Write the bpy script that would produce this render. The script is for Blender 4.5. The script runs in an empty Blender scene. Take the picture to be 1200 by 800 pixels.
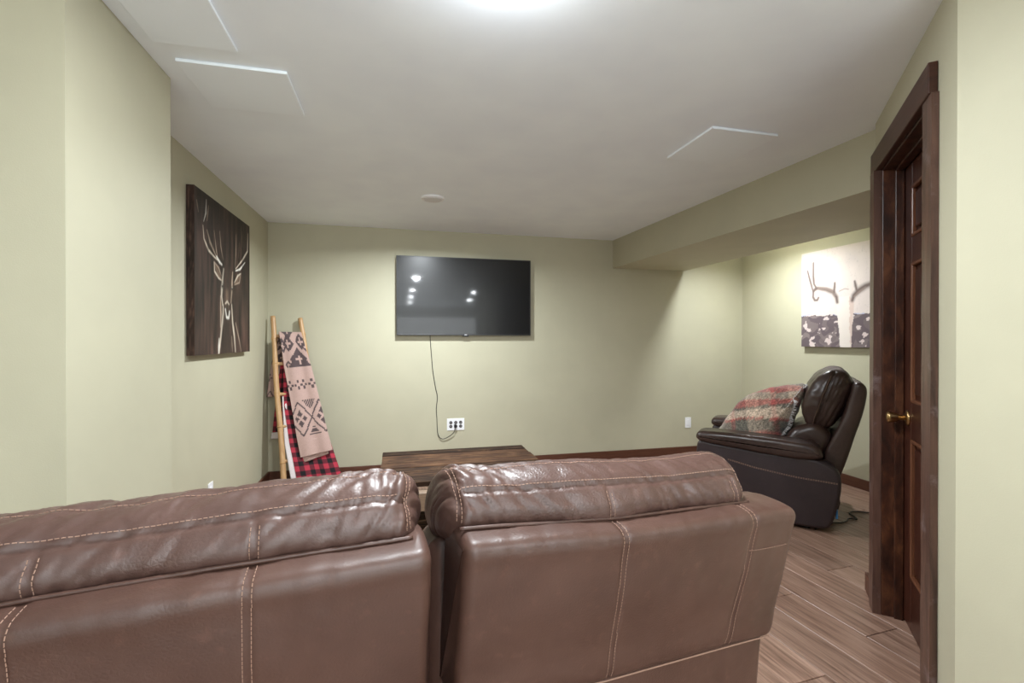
import bpy, bmesh, math, random
import numpy as np
from mathutils import Vector, Matrix, noise
random.seed(7)
PI = math.pi
scene = bpy.context.scene
C = scene.collection

# ------------------------------------------------------------------ camera
YAW = 0.2369
cam_d = bpy.data.cameras.new('camera'); cam = bpy.data.objects.new('camera', cam_d); C.objects.link(cam)
cam_d.sensor_width = 36.0; cam_d.lens = 549 / 1200 * 36.0; cam_d.clip_start = 0.05; cam_d.clip_end = 60
cam.location = (0, 0, 1.27); cam.rotation_euler = (PI / 2 - 0.0042, 0, -YAW)
scene.camera = cam
# ------------------------------------------------------------------ world, exposure
w = bpy.data.worlds.new('world'); scene.world = w; w.use_nodes = True
w.node_tree.nodes['Background'].inputs[0].default_value = (0.9, 0.95, 1, 1)
w.node_tree.nodes['Background'].inputs[1].default_value = 0.3
scene.view_settings.view_transform = 'Standard'; scene.view_settings.look = 'None'
scene.view_settings.gamma = 1; scene.view_settings.exposure = 1.36
CEIL = 2.32
CAN = 12.0            # watts of one ceiling light
ROOM = 23.5           # the one above the sofa
ALCOVE = 9.8
FRONT = 23.0          # the one in front of the television
REAR_FILL = 60.0
LAMPS = [(0.28, 1.2), (0.28, -0.9), (0.28, -2.5), (0.29, -4.2), (1.6, -1.1), (1.8, -3.1), (-1.6, -3.1)]  # the last one, on the left, is added as fill

def area(name, loc, rot, size, power, color=(1, 1, 1), shape='DISK', sy=None, spread=PI):
    l = bpy.data.lights.new(name, 'AREA'); l.shape = shape; l.size = size
    if sy: l.size_y = sy
    l.energy = power; l.color = color; l.spread = spread
    o = bpy.data.objects.new(name, l); C.objects.link(o); o.location = loc; o.rotation_euler = rot
    return o
# fill light added at the rear wall
area('rear_fill', (0.8, -5.9, 1.35), (PI / 2 + 0.25, 0, 0), 4.4, REAR_FILL, (0.90, 0.95, 1.0), 'RECTANGLE', 1.9)

# ------------------------------------------------------------------ materials
def mat(name, col, rough=0.6, metal=0.0, spec=0.5, emit=None, coat=0, sheen=0):
    m = bpy.data.materials.new(name); m.use_nodes = True
    b = m.node_tree.nodes['Principled BSDF']
    b.inputs['Base Color'].default_value = (*col, 1); b.inputs['Roughness'].default_value = rough
    b.inputs['Metallic'].default_value = metal; b.inputs['Specular IOR Level'].default_value = spec
    b.inputs['Coat Weight'].default_value = coat; b.inputs['Sheen Weight'].default_value = sheen
    if emit: b.inputs['Emission Color'].default_value = (*emit[0], 1); b.inputs['Emission Strength'].default_value = emit[1]
    return m
class NT:
    def __init__(s, m): s.t = m.node_tree; s.b = s.t.nodes['Principled BSDF']
    def n(s, ty, **k):
        q = s.t.nodes.new(ty)
        for a, v in k.items():
            if a in q.inputs: q.inputs[a].default_value = v
            else: setattr(q, a, v)
        return q
    def l(s, a, b): s.t.links.new(a, b)
    def coord(s, scale=(1, 1, 1), kind='Object', rot=(0, 0, 0)):
        t = s.n('ShaderNodeTexCoord'); mp = s.n('ShaderNodeMapping'); mp.inputs['Scale'].default_value = scale
        mp.inputs['Rotation'].default_value = rot
        s.l(t.outputs[kind], mp.inputs[0]); return mp.outputs[0]
    def ramp(s, fac, stops):
        r = s.n('ShaderNodeValToRGB'); e = r.color_ramp.elements
        e[0].position, e[0].color = stops[0][0], (*stops[0][1], 1)
        e[1].position, e[1].color = stops[1][0], (*stops[1][1], 1)
        for p, c in stops[2:]:
            x = e.new(p); x.color = (*c, 1)
        s.l(fac, r.inputs[0]); return r.outputs[0]
    def mix(s, fac, a, b, mode='MIX'):
        m = s.n('ShaderNodeMix', data_type='RGBA', blend_type=mode)
        for sock, v in ((m.inputs[0], fac), (m.inputs[6], a), (m.inputs[7], b)):
            if isinstance(v, (int, float)): sock.default_value = v
            elif isinstance(v, tuple): sock.default_value = (*v, 1)
            else: s.l(v, sock)
        return m.outputs[2]
    def bump(s, h, strength, dist, prev=None):
        b = s.n('ShaderNodeBump'); b.inputs['Strength'].default_value = strength; b.inputs['Distance'].default_value = dist
        s.l(h, b.inputs['Height'])
        if prev: s.l(prev, b.inputs['Normal'])
        return b.outputs[0]

def wall_material(name, col, sc=1.0):
    m = mat(name, col, 0.62, spec=0.35); t = NT(m)
    c = t.coord((3, 3, 3)); n1 = t.n('ShaderNodeTexNoise', Scale=1.2, Detail=3.0); t.l(c, n1.inputs[0])
    a = tuple(x * 0.97 for x in col); b = tuple(min(1, x * 1.03) for x in col)
    t.l(t.ramp(n1.outputs[0], [(0.3, a), (0.7, b)]), t.b.inputs['Base Color'])
    n2 = t.n('ShaderNodeTexNoise', Scale=90.0, Detail=2.0); t.l(c, n2.inputs[0])
    t.l(t.bump(n2.outputs[0], 0.12, 0.002), t.b.inputs['Normal'])
    return m
M = {}
M['wall'] = wall_material('sage_wall_paint', (0.485, 0.462, 0.340))
M['ceiling'] = wall_material('white_ceiling_paint', (0.87, 0.925, 0.99))
M['bounce_carpet'] = mat('pale_bounce_carpet', (0.72, 0.70, 0.66), 0.95)
M['white'] = mat('white_plastic', (0.85, 0.86, 0.88), 0.35)
M['panelwhite'] = mat('white_painted_panel', (0.87, 0.93, 0.99), 0.5)
M['black'] = mat('black_plastic', (0.012, 0.012, 0.013), 0.35)
M['dark_slot'] = mat('dark_socket', (0.02, 0.01, 0.008), 0.5)
M['screen'] = mat('black_glass', (0.003, 0.003, 0.0035), 0.30, spec=0.35, coat=0.35)
M['screen'].node_tree.nodes['Principled BSDF'].inputs['Coat Roughness'].default_value = 0.05
M['brass'] = mat('aged_brass', (0.45, 0.30, 0.14), 0.28, metal=1.0)
M['lens'] = mat('lamp_lens', (0.9, 0.9, 0.9), 0.5, emit=((1, 0.97, 0.92), 14.0))
M['lens_off'] = mat('lamp_lens_unlit', (0.72, 0.72, 0.73), 0.5)
M['thread'] = mat('tan_thread', (0.27, 0.165, 0.12), 0.8)
M['metal'] = mat('steel', (0.3, 0.3, 0.32), 0.4, metal=1.0)
M['logo'] = mat('silver_mark', (0.6, 0.6, 0.62), 0.4)
M['blue'] = mat('blue_led_switch', (0.05, 0.2, 0.45), 0.4)
M['glass_pane'] = mat('pale_pane', (0.8, 0.85, 0.9), 0.3)

def leather(name, c1, c2, rough, scale=1.0, bump=0.35):
    m = mat(name, c1, rough, spec=0.5); t = NT(m)
    c = t.coord((1, 1, 1), 'Object')
    n1 = t.n('ShaderNodeTexNoise', Scale=5.0 * scale, Detail=4.0, Roughness=0.6); t.l(c, n1.inputs[0])
    base = t.ramp(n1.outputs[0], [(0.3, c1), (0.72, c2)])
    n3 = t.n('ShaderNodeTexNoise', Scale=38.0, Detail=5.0); t.l(c, n3.inputs[0])
    scuff = t.ramp(n3.outputs[0], [(0.60, (0, 0, 0)), (0.80, (0.35, 0.35, 0.35))])
    t.l(t.mix(scuff, base, tuple(min(1, x * 1.8) for x in c2)), t.b.inputs['Base Color'])
    r = t.n('ShaderNodeMapRange'); r.inputs['To Min'].default_value = rough - 0.06; r.inputs['To Max'].default_value = rough + 0.14
    n2 = t.n('ShaderNodeTexNoise', Scale=14.0, Detail=4.0); t.l(c, n2.inputs[0])
    t.l(n2.outputs[0], r.inputs['Value']); t.l(r.outputs[0], t.b.inputs['Roughness'])
    v = t.n('ShaderNodeTexVoronoi', Scale=420.0, feature='DISTANCE_TO_EDGE'); t.l(c, v.inputs[0])
    h1 = t.bump(v.outputs[0], bump * 0.35, 0.0008)
    n5 = t.n('ShaderNodeTexNoise', Scale=3.0, Detail=2.0); t.l(c, n5.inputs[0])
    v2 = t.n('ShaderNodeTexVoronoi', Scale=150.0, feature='DISTANCE_TO_EDGE'); t.l(c, v2.inputs[0])
    mm = t.n('ShaderNodeMath', operation='MULTIPLY'); t.l(v2.outputs[0], mm.inputs[0]); t.l(t.ramp(n5.outputs[0], [(0.38, (0.05, 0.05, 0.05)), (0.66, (1, 1, 1))]), mm.inputs[1])
    h1 = t.bump(mm.outputs[0], min(1.0, bump * 0.9), 0.0020, h1)
    t.l(t.bump(n2.outputs[0], bump, 0.004, h1), t.b.inputs['Normal'])
    return m
M['leather'] = leather('brown_leather', (0.052, 0.024, 0.017), (0.080, 0.040, 0.029), 0.40)
M['leather_worn'] = leather('brown_leather_worn', (0.058, 0.029, 0.022), (0.092, 0.050, 0.040), 0.37, bump=0.6)
M['leather_dark'] = leather('espresso_leather', (0.026, 0.013, 0.010), (0.046, 0.024, 0.019), 0.28)
M['leather_side'] = leather('espresso_leather_side', (0.020, 0.012, 0.014), (0.032, 0.019, 0.021), 0.42)

def wood(name, cols, sc=(1, 14, 14), rough=0.45, rnd=0.25, bump=0.2, wear=None, nscale=3.0):
    m = mat(name, cols[0], rough); t = NT(m)
    c0 = t.coord((1, 1, 1)); oi = t.n('ShaderNodeObjectInfo')
    sh = t.n('ShaderNodeVectorMath', operation='SCALE'); sh.inputs[0].default_value = (13.7, 7.1, 3.3)
    t.l(oi.outputs['Random'], sh.inputs['Scale'])
    ad = t.n('ShaderNodeVectorMath', operation='ADD'); t.l(c0, ad.inputs[0]); t.l(sh.outputs[0], ad.inputs[1])
    mp = t.n('ShaderNodeMapping'); mp.inputs['Scale'].default_value = sc; t.l(ad.outputs[0], mp.inputs[0])
    n1 = t.n('ShaderNodeTexNoise', Scale=nscale, Detail=6.0, Roughness=0.62, Distortion=0.4); t.l(mp.outputs[0], n1.inputs[0])
    base = t.ramp(n1.outputs[0], [(0.28, cols[0]), (0.75, cols[-1])] + ([(0.5, cols[1])] if len(cols) > 2 else []))
    hv = t.n('ShaderNodeHueSaturation'); mr = t.n('ShaderNodeMapRange'); mr.inputs['To Min'].default_value = 1 - rnd; mr.inputs['To Max'].default_value = 1 + rnd
    t.l(oi.outputs['Random'], mr.inputs['Value']); t.l(mr.outputs[0], hv.inputs['Value']); t.l(base, hv.inputs['Color'])
    out = hv.outputs[0]
    if wear:
        n4 = t.n('ShaderNodeTexNoise', Scale=9.0, Detail=6.0, Roughness=0.7); t.l(c0, n4.inputs[0])
        out = t.mix(t.ramp(n4.outputs[0], [(0.56, (0, 0, 0)), (0.74, (0.8, 0.8, 0.8))]), out, wear)
    t.l(out, t.b.inputs['Base Color'])
    t.l(t.bump(n1.outputs[0], bump, 0.003), t.b.inputs['Normal'])
    return m
M['plank'] = wood('laminate_plank', [(0.10, 0.048, 0.032), (0.27, 0.160, 0.115), (0.42, 0.275, 0.21)], (20, 1.0, 10), 0.34, 0.20, 0.08)
M['trim'] = wood('stained_trim', [(0.036, 0.010, 0.006), (0.072, 0.022, 0.011)], (2, 2, 20), 0.4, 0.12)
M['base'] = wood('stained_baseboard', [(0.075, 0.025, 0.014), (0.13, 0.048, 0.026)], (2, 2, 30), 0.42, 0.1)
M['casing'] = wood('rough_stained_casing', [(0.045, 0.022, 0.017), (0.155, 0.078, 0.056)], (9, 9, 1.2), 0.36, 0.15, 0.5, wear=(0.27, 0.20, 0.20))
M['jamb'] = wood('rough_stained_jamb', [(0.010, 0.003, 0.002), (0.050, 0.015, 0.007), (0.15, 0.055, 0.024)], (6, 6, 2.5), 0.38, 0.1, 0.6)
M['door'] = wood('dark_stained_door', [(0.030, 0.008, 0.005), (0.062, 0.018, 0.010)], (9, 9, 1.2), 0.3, 0.1, 0.15)
M['door_edge'] = wood('door_moulding', [(0.10, 0.035, 0.018), (0.20, 0.08, 0.04)], (9, 9, 1.2), 0.3, 0.1, 0.15)
M['table'] = wood('reclaimed_table_wood', [(0.010, 0.005, 0.003), (0.045, 0.021, 0.011), (0.17, 0.088, 0.042)], (1.6, 18, 18), 0.8, 0.55, 0.5, wear=(0.15, 0.08, 0.045))
M['table'].node_tree.nodes['Principled BSDF'].inputs['Specular IOR Level'].default_value = 0.2
M['table_light'] = wood('pale_table_wood', [(0.16, 0.10, 0.06), (0.30, 0.21, 0.14)], (1.3, 16, 16), 0.55, 0.2, 0.5)
M['bamboo'] = wood('bamboo', [(0.40, 0.225, 0.10), (0.56, 0.36, 0.185)], (14, 14, 2.0), 0.4, 0.1, 0.1)
M['node'] = wood('bamboo_node', [(0.40, 0.22, 0.09), (0.58, 0.36, 0.16)], (14, 14, 2.0), 0.45, 0.1, 0.1)
M['sherpa'] = mat('white_fleece', (0.75, 0.72, 0.72), 0.95, sheen=0.3)

def painted(name, rough=0.7, nscale=300.0, bstr=0.3, sheen=0.0, var=0.12):
    m = mat(name, (0.5, 0.5, 0.5), rough, spec=0.3, sheen=sheen); t = NT(m)
    a = t.n('ShaderNodeAttribute'); a.attribute_name = 'Col'
    c = t.coord(); n = t.n('ShaderNodeTexNoise', Scale=nscale, Detail=3.0); t.l(c, n.inputs[0])
    r = t.ramp(n.outputs[0], [(0.3, (1 - var,) * 3), (0.7, (1 + var,) * 3)])
    t.l(t.mix(1.0, a.outputs['Color'], r, 'MULTIPLY'), t.b.inputs['Base Color'])
    t.l(t.bump(n.outputs[0], bstr, 0.002), t.b.inputs['Normal'])
    return m
M['canvas'] = painted('printed_canvas', 0.55, 500, 0.15, var=0.05)
M['cloth'] = painted('woven_cloth', 0.92, 260, 0.5, sheen=0.2)
M['wool'] = painted('brushed_wool', 0.95, 90, 0.9, sheen=0.3, var=0.5)

# ------------------------------------------------------------------ mesh helpers
def link(name, me, material=None, parent=None, smooth=False):
    o = bpy.data.objects.new(name, me); C.objects.link(o)
    if material is not None and not me.materials: me.materials.append(M[material] if isinstance(material, str) else material)
    if parent: o.parent = parent
    if smooth:
        me.polygons.foreach_set('use_smooth', [True] * len(me.polygons))
    return o
def obj(name, bm, material, parent=None, smooth=False):
    me = bpy.data.meshes.new(name); bm.normal_update(); bm.to_mesh(me); bm.free()
    return link(name, me, material, parent, smooth)
def add_box(bm, lo, hi, bev=0.0, mtx=None, seg=2):
    r = bmesh.ops.create_cube(bm, size=1); vs = r['verts']
    for v in vs:
        v.co = Vector([lo[i] + (v.co[i] + 0.5) * (hi[i] - lo[i]) for i in range(3)])
    if bev > 0:
        es = list({e for v in vs for e in v.link_edges})
        rr = bmesh.ops.bevel(bm, geom=es, offset=bev, segments=seg, affect='EDGES', profile=0.5)
        vs = list({v for f in rr['faces'] for v in f.verts} | {v for v in vs if v.is_valid})
    if mtx is not None:
        for v in vs: v.co = mtx @ v.co
    return vs
def box(name, lo, hi, material, parent=None, bev=0.0, mtx=None):
    bm = bmesh.new(); add_box(bm, lo, hi, bev, mtx)
    return obj(name, bm, material, parent)
def quadprism(bm, pts, z0, z1):
    a = [bm.verts.new((p[0], p[1], z0)) for p in pts]; b = [bm.verts.new((p[0], p[1], z1)) for p in pts]
    n = len(pts)
    bm.faces.new(a[::-1]); bm.faces.new(b)
    for i in range(n): bm.faces.new((a[i], a[(i + 1) % n], b[(i + 1) % n], b[i]))
    bmesh.ops.recalc_face_normals(bm, faces=bm.faces)
def prism(name, pts, z0, z1, material, parent=None):
    bm = bmesh.new(); quadprism(bm, pts, z0, z1); return obj(name, bm, material, parent)
def add_tube(bm, pts, rad, seg=10, caps=True):
    pts = [Vector(p) for p in pts]; n = len(pts)
    if not isinstance(rad, (list, tuple)): rad = [rad] * n
    rings = []; up = Vector((0.13, 0.21, 0.97))
    for i, p in enumerate(pts):
        t = (pts[min(i + 1, n - 1)] - pts[max(i - 1, 0)]).normalized()
        x = t.cross(up if abs(t.dot(up)) < 0.95 else Vector((1, 0, 0))).normalized(); y = t.cross(x)
        rings.append([bm.verts.new(p + (x * math.cos(2 * PI * k / seg) + y * math.sin(2 * PI * k / seg)) * rad[i]) for k in range(seg)])
    for a, b in zip(rings, rings[1:]):
        for k in range(seg): bm.faces.new((a[k], a[(k + 1) % seg], b[(k + 1) % seg], b[k]))
    if caps: bm.faces.new(rings[0][::-1]); bm.faces.new(rings[-1])
def add_disc(bm, c, r, z0, z1, seg=32, r2=None):
    r2 = r if r2 is None else r2
    a = [bm.verts.new((c[0] + r * math.cos(2 * PI * k / seg), c[1] + r * math.sin(2 * PI * k / seg), z0)) for k in range(seg)]
    b = [bm.verts.new((c[0] + r2 * math.cos(2 * PI * k / seg), c[1] + r2 * math.sin(2 * PI * k / seg), z1)) for k in range(seg)]
    bm.faces.new(a); bm.faces.new(b[::-1])
    for k in range(seg): bm.faces.new((a[k], b[k], b[(k + 1) % seg], a[(k + 1) % seg]))
    bmesh.ops.recalc_face_normals(bm, faces=bm.faces)
def thing(name, label, cat, loc=(0, 0, 0), group=None):
    o = bpy.data.objects.new(name, None); C.objects.link(o); o.location = loc; o.empty_display_size = 0.1
    return tag(o, label, cat, group)
def tag(o, label, cat, group=None):
    o['label'] = label; o['category'] = cat
    if group: o['group'] = group
    return o
def struct(o): o['kind'] = 'structure'; return o
def catmull(pts, n, closed=True):
    P = np.array(pts, float); m = len(P); out = []
    segs = m if closed else m - 1
    for i in range(segs):
        if closed: p0, p1, p2, p3 = P[(i - 1) % m], P[i], P[(i + 1) % m], P[(i + 2) % m]
        else: p0, p1, p2, p3 = P[max(i - 1, 0)], P[i], P[i + 1], P[min(i + 2, m - 1)]
        for k in range(n):
            t = k / n
            out.append(0.5 * ((2 * p1) + (-p0 + p2) * t + (2 * p0 - 5 * p1 + 4 * p2 - p3) * t * t + (-p0 + 3 * p1 - 3 * p2 + p3) * t ** 3))
    if not closed: out.append(P[-1])
    return np.array(out)
def resample(P, step, closed=True):
    Q = np.vstack([P, P[:1]]) if closed else P
    d = np.r_[0, np.cumsum(np.hypot(*(np.diff(Q, axis=0).T)))]
    n = max(8, int(d[-1] / step)); t = np.linspace(0, d[-1], n + (1 if closed else 0), endpoint=not closed)
    if closed: t = np.linspace(0, d[-1], n, endpoint=False)
    return np.stack([np.interp(t, d, Q[:, k]) for k in range(2)], 1)

class Loft:
    """closed section (a, z) swept along w, rounded at both ends, displaced along its normals.
    frame: origin + w * ew + a * ea + z * Z"""
    def __init__(s, prof, w0, w1, r, origin, ew, ea, step=0.008, wstep=0.008, shift=None, raw=False, centre=None):
        P = resample(np.array(prof, float) if raw else catmull(prof, 10), step)
        area2 = np.sum(P[:, 0] * np.roll(P[:, 1], -1) - np.roll(P[:, 0], -1) * P[:, 1])
        T = np.roll(P, -1, 0) - np.roll(P, 1, 0); T /= np.linalg.norm(T, axis=1)[:, None]
        N2 = np.stack([T[:, 1], -T[:, 0]], 1) * (1 if area2 > 0 else -1)
        ne = 7 if centre is None else 26; W = []; inset = []
        for k in range(ne):
            a = PI / 2 * (1 - k / ne); W.append(w0 + r * (1 - math.sin(a))); inset.append(r * (1 - math.cos(a)))
        nm = max(2, int((w1 - w0 - 2 * r) / wstep)); W += list(np.linspace(w0 + r, w1 - r, nm)); inset += [0] * nm
        for k in range(1, ne + 1):
            a = PI / 2 * k / ne; W.append(w1 - r * (1 - math.sin(a))); inset.append(r * (1 - math.cos(a)))
        s.W = np.array(W); s.P = P
        G = np.zeros((len(W), len(P), 3))
        for i, (ww, ins) in enumerate(zip(W, inset)):
            Q = P - N2 * ins if centre is None else np.array(centre) + (P - np.array(centre)) * (1 - 0.999 * ins / r)
            G[i, :, 0] = ww; G[i, :, 1] = Q[:, 0]; G[i, :, 2] = Q[:, 1] + (shift(ww) if shift else 0)
        s.o = np.array(origin, float); s.ew = np.array(ew, float); s.ea = np.array(ea, float)
        s.L = G
        s.X = s.o + G[..., :1] * s.ew + G[..., 1:2] * s.ea + G[..., 2:3] * np.array([0, 0, 1.0])
        s.normals()
    def normals(s):
        X = s.X; du = np.gradient(X, axis=0); dv = np.roll(X, -1, 1) - np.roll(X, 1, 1)
        N = np.cross(du, dv); N /= np.linalg.norm(N, axis=2)[..., None] + 1e-12
        c = X.mean(axis=(0, 1)); mid = X[X.shape[0] // 2]; cm = mid.mean(0)
        if np.sum((mid - cm) * N[X.shape[0] // 2]) < 0: N = -N; s.flip = True
        else: s.flip = False
        s.N = N
    def displace(s, fn):
        D = np.zeros(s.X.shape[:2])
        for i in range(D.shape[0]):
            for j in range(D.shape[1]): D[i, j] = fn(s.L[i, j, 0], s.L[i, j, 1], s.L[i, j, 2], j)
        s.X = s.X + s.N * D[..., None]
    def build(s, name, material, parent=None, cols=None):
        a, b, _ = s.X.shape; V = s.X.reshape(-1, 3).tolist(); F = []
        for i in range(a - 1):
            for j in range(b):
                q = (i * b + j, i * b + (j + 1) % b, (i + 1) * b + (j + 1) % b, (i + 1) * b + j)
                F.append(q)
        F.append(tuple(range(b))[::-1]); F.append(tuple((a - 1) * b + j for j in range(b)))
        me = bpy.data.meshes.new(name); me.from_pydata(V, [], F); me.update()
        bm = bmesh.new(); bm.from_mesh(me); bmesh.ops.recalc_face_normals(bm, faces=bm.faces); bm.to_mesh(me); bm.free()
        if cols is not None: setcol(me, cols.reshape(-1, 3))
        return link(name, me, material, parent, True)
    def at_side(s, wmax, target):
        m = s.W < wmax
        d = np.hypot(s.L[m][..., 1] - target[0], s.L[m][..., 2] - target[1]); i, j = np.unravel_index(int(np.argmin(d)), d.shape)
        return s.X[i, j] + s.N[i, j] * 0.001
    def at(s, w, target, jr=None):
        """surface point nearest to w and (a, z) target, lifted slightly"""
        i = int(np.argmin(abs(s.W - w)))
        d = np.hypot(s.L[i, :, 1] - target[0], s.L[i, :, 2] - target[1])
        j = int(np.argmin(d)); f = (w - s.W[i])
        return s.X[i, j] + s.ew * f + s.N[i, j] * 0.0010
def setcol(me, cols):
    at = me.color_attributes.new('Col', 'FLOAT_COLOR', 'POINT')
    c = np.ones((len(me.vertices), 4), np.float32); c[:len(cols), :3] = cols
    at.data.foreach_set('color', c.ravel())
def grid(name, X, material, parent=None, cols=None, smooth=True, thick=0.0):
    """X: (a, b, 3) surface; thick gives it a back and edges"""
    a, b, _ = X.shape
    V = X.reshape(-1, 3).tolist(); F = [(i * b + j, i * b + j + 1, (i + 1) * b + j + 1, (i + 1) * b + j) for i in range(a - 1) for j in range(b - 1)]
    if thick:
        du = np.gradient(X, axis=0); dv = np.gradient(X, axis=1); N = np.cross(dv, du); N /= np.linalg.norm(N, axis=2)[..., None] + 1e-12
        V += (X - N * thick).reshape(-1, 3).tolist(); o = a * b
        F += [tuple(o + k for k in f[::-1]) for f in F]
        rim = [(i * b) for i in range(a)] + [(a - 1) * b + j for j in range(1, b)] + [i * b + b - 1 for i in range(a - 2, -1, -1)] + [j for j in range(b - 2, 0, -1)]
        for p, q in zip(rim, rim[1:] + rim[:1]): F.append((p, q, o + q, o + p))
        if cols is not None: cols = np.vstack([cols.reshape(-1, 3), cols.reshape(-1, 3)])
    me = bpy.data.meshes.new(name); me.from_pydata(V, [], F); me.update()
    bm = bmesh.new(); bm.from_mesh(me); bmesh.ops.recalc_face_normals(bm, faces=bm.faces); bm.to_mesh(me); bm.free()
    if cols is not None: setcol(me, np.asarray(cols).reshape(-1, 3))
    return link(name, me, material, parent, smooth)
def stitches(name, lines, parent, r=0.0008, pitch=0.0075, frac=0.70):
    """dashed thread along polylines"""
    bm = bmesh.new()
    for L in lines:
        L = np.array(L); d = np.r_[0, np.cumsum(np.linalg.norm(np.diff(L, axis=0), axis=1))]
        t = 0.0
        while t + pitch * frac < d[-1]:
            p = [np.interp(t, d, L[:, k]) for k in range(3)]; q = [np.interp(t + pitch * frac, d, L[:, k]) for k in range(3)]
            add_tube(bm, [p, q], r, 4); t += pitch
    o = obj(name, bm, 'thread', parent); o['kind'] = 'stuff'; return o

# ------------------------------------------------------------------ structure
BACK = 4.59
def rot_box(name, p0, p1, z0, z1, t, material, parent=None, side=1):
    """wall slab from p0 to p1 with thickness t on the given side"""
    p0 = Vector((*p0, 0)); p1 = Vector((*p1, 0)); d = (p1 - p0).normalized(); n = Vector((-d.y, d.x, 0)) * t * side
    return prism(name, [p0.xy, p1.xy, (p1 + n).xy, (p0 + n).xy], z0, z1, material, parent)
floor = struct(box('floor', (-4.2, -6.2, -0.12), (5.2, 5.0, -0.008), 'plank'))
ceil = struct(box('ceiling', (-4.2, -6.2, CEIL), (5.2, 5.0, CEIL + 0.12), 'ceiling'))
struct(box('wall_back', (-1.4, BACK, -0.008), (4.1, BACK + 0.14, CEIL), 'wall'))
struct(box('wall_left', (-1.30, 2.16, -0.008), (-1.14, BACK, CEIL), 'wall'))
struct(box('wall_left_bump_out', (-1.30, 1.545, -0.008), (-0.893, 2.16, CEIL), 'wall'))
struct(box('wall_front_left', (-4.2, 1.545, -0.008), (-1.30, 1.73, CEIL), 'wall'))
struct(box('wall_alcove_right', (3.82, 1.7, -0.008), (3.96, BACK, CEIL), 'wall'))
struct(prism('soffit', [(2.21, BACK), (2.32, 1.80), (3.10, 1.80), (3.06, BACK)], 2.027, CEIL, 'wall'))
# door wall, set diagonally
P0 = Vector((2.310, 1.865, 0)); D = Vector((-0.66110, -0.75030, 0)); N = Vector((-0.75030, 0.66110, 0))
DW = Matrix(((D.x, N.x, 0, P0.x), (D.y, N.y, 0, P0.y), (0, 0, 1, 0), (0, 0, 0, 1)))   # local x along the wall to the near end, y out into the room
S0, OP0, OP1, S1, OPZ = 0.075, 0.225, 0.900, 1.205, 2.045
bm = bmesh.new()
for lo, hi in (((S0, -0.13, -0.008), (OP0 - 0.02, 0, CEIL)), ((OP1 + 0.02, -0.13, -0.008), (S1, 0, CEIL)), ((OP0 - 0.02, -0.13, OPZ + 0.02), (OP1 + 0.02, 0, CEIL))):
    add_box(bm, lo, hi, 0, DW)
struct(obj('wall_door', bm, 'wall'))
cn = DW @ Vector((S1, 0, 0)); 
struct(box('wall_right', (cn.x, -0.35, -0.008), (cn.x + 0.14, cn.y + 0.02, CEIL), 'wall'))
struct(box('wall_rear_return', (cn.x + 0.14, -0.35, -0.008), (5.06, -0.21, CEIL), 'wall'))
struct(box('bounce_carpet_rear', (-4.06, -6.06, -0.008), (5.06, -0.45, 0.004), 'bounce_carpet'))  # unseen pale carpet, added to bounce lamp light up to the ceiling
e0 = DW @ Vector((S0, -0.13, 0))
struct(box('wall_closet', (e0.x - 0.02, 1.74, -0.008), (3.82, 1.84, CEIL), 'wall'))
# rear room shell, behind the camera
struct(box('wall_rear', (-4.2, -6.2, -0.008), (5.2, -6.06, CEIL), 'wall'))
struct(box('wall_rear_left', (-4.2, -6.06, -0.008), (-4.06, 1.545, CEIL), 'wall'))
struct(box('wall_rear_right', (5.06, -6.06, -0.008), (5.2, 1.74, CEIL), 'wall'))

# baseboards
struct(box('baseboard_back', (-1.14, BACK - 0.014, 0), (3.82, BACK, 0.088), 'base', bev=0.004))
struct(box('baseboard_left', (-1.14, 2.16, 0), (-1.126, BACK - 0.014, 0.088), 'base', bev=0.004))
struct(box('baseboard_right', (3.806, 1.84, 0), (3.82, BACK - 0.014, 0.088), 'base', bev=0.004))
struct(box('baseboard_door_wall', (-0.02, 0.0, 0), (0.15, 0.022, 0.088), 'base', bev=0.004, mtx=DW))
struct(box('baseboard_bump_out', (-0.893, 1.545, 0), (-0.879, 2.16, 0.088), 'base', bev=0.004))

# floor planks, children of the floor
bm = bmesh.new(); add_box(bm, (-0.0937, -0.6, -0.008), (0.0937, 0.6, 0.0), 0.0016, seg=1)
plank_me = bpy.data.meshes.new('plank'); bm.to_mesh(plank_me); bm.free(); plank_me.materials.append(M['plank'])
rot = Matrix.Rotation(math.radians(4.0), 4, 'Z')
cnt = 0
for i in range(-14, 24):
    for j in range(-1, 6):
        loc = rot @ Vector((i * 0.19 + 0.055, j * 1.2035 + ((i * 7) % 10) * 0.121, 0))
        x, y = loc.x, loc.y
        if not (-1.15 < x < 3.85 and 0.3 < y < 4.7) or cnt >= 300: continue
        if x < 0 and y < 1.0: continue
        if x > 2.6 and y < 1.6: continue
        p = bpy.data.objects.new('plank', plank_me); C.objects.link(p); p.parent = floor
        p.location = loc; p.rotation_euler = (0, 0, math.radians(4.0)); cnt += 1

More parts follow.
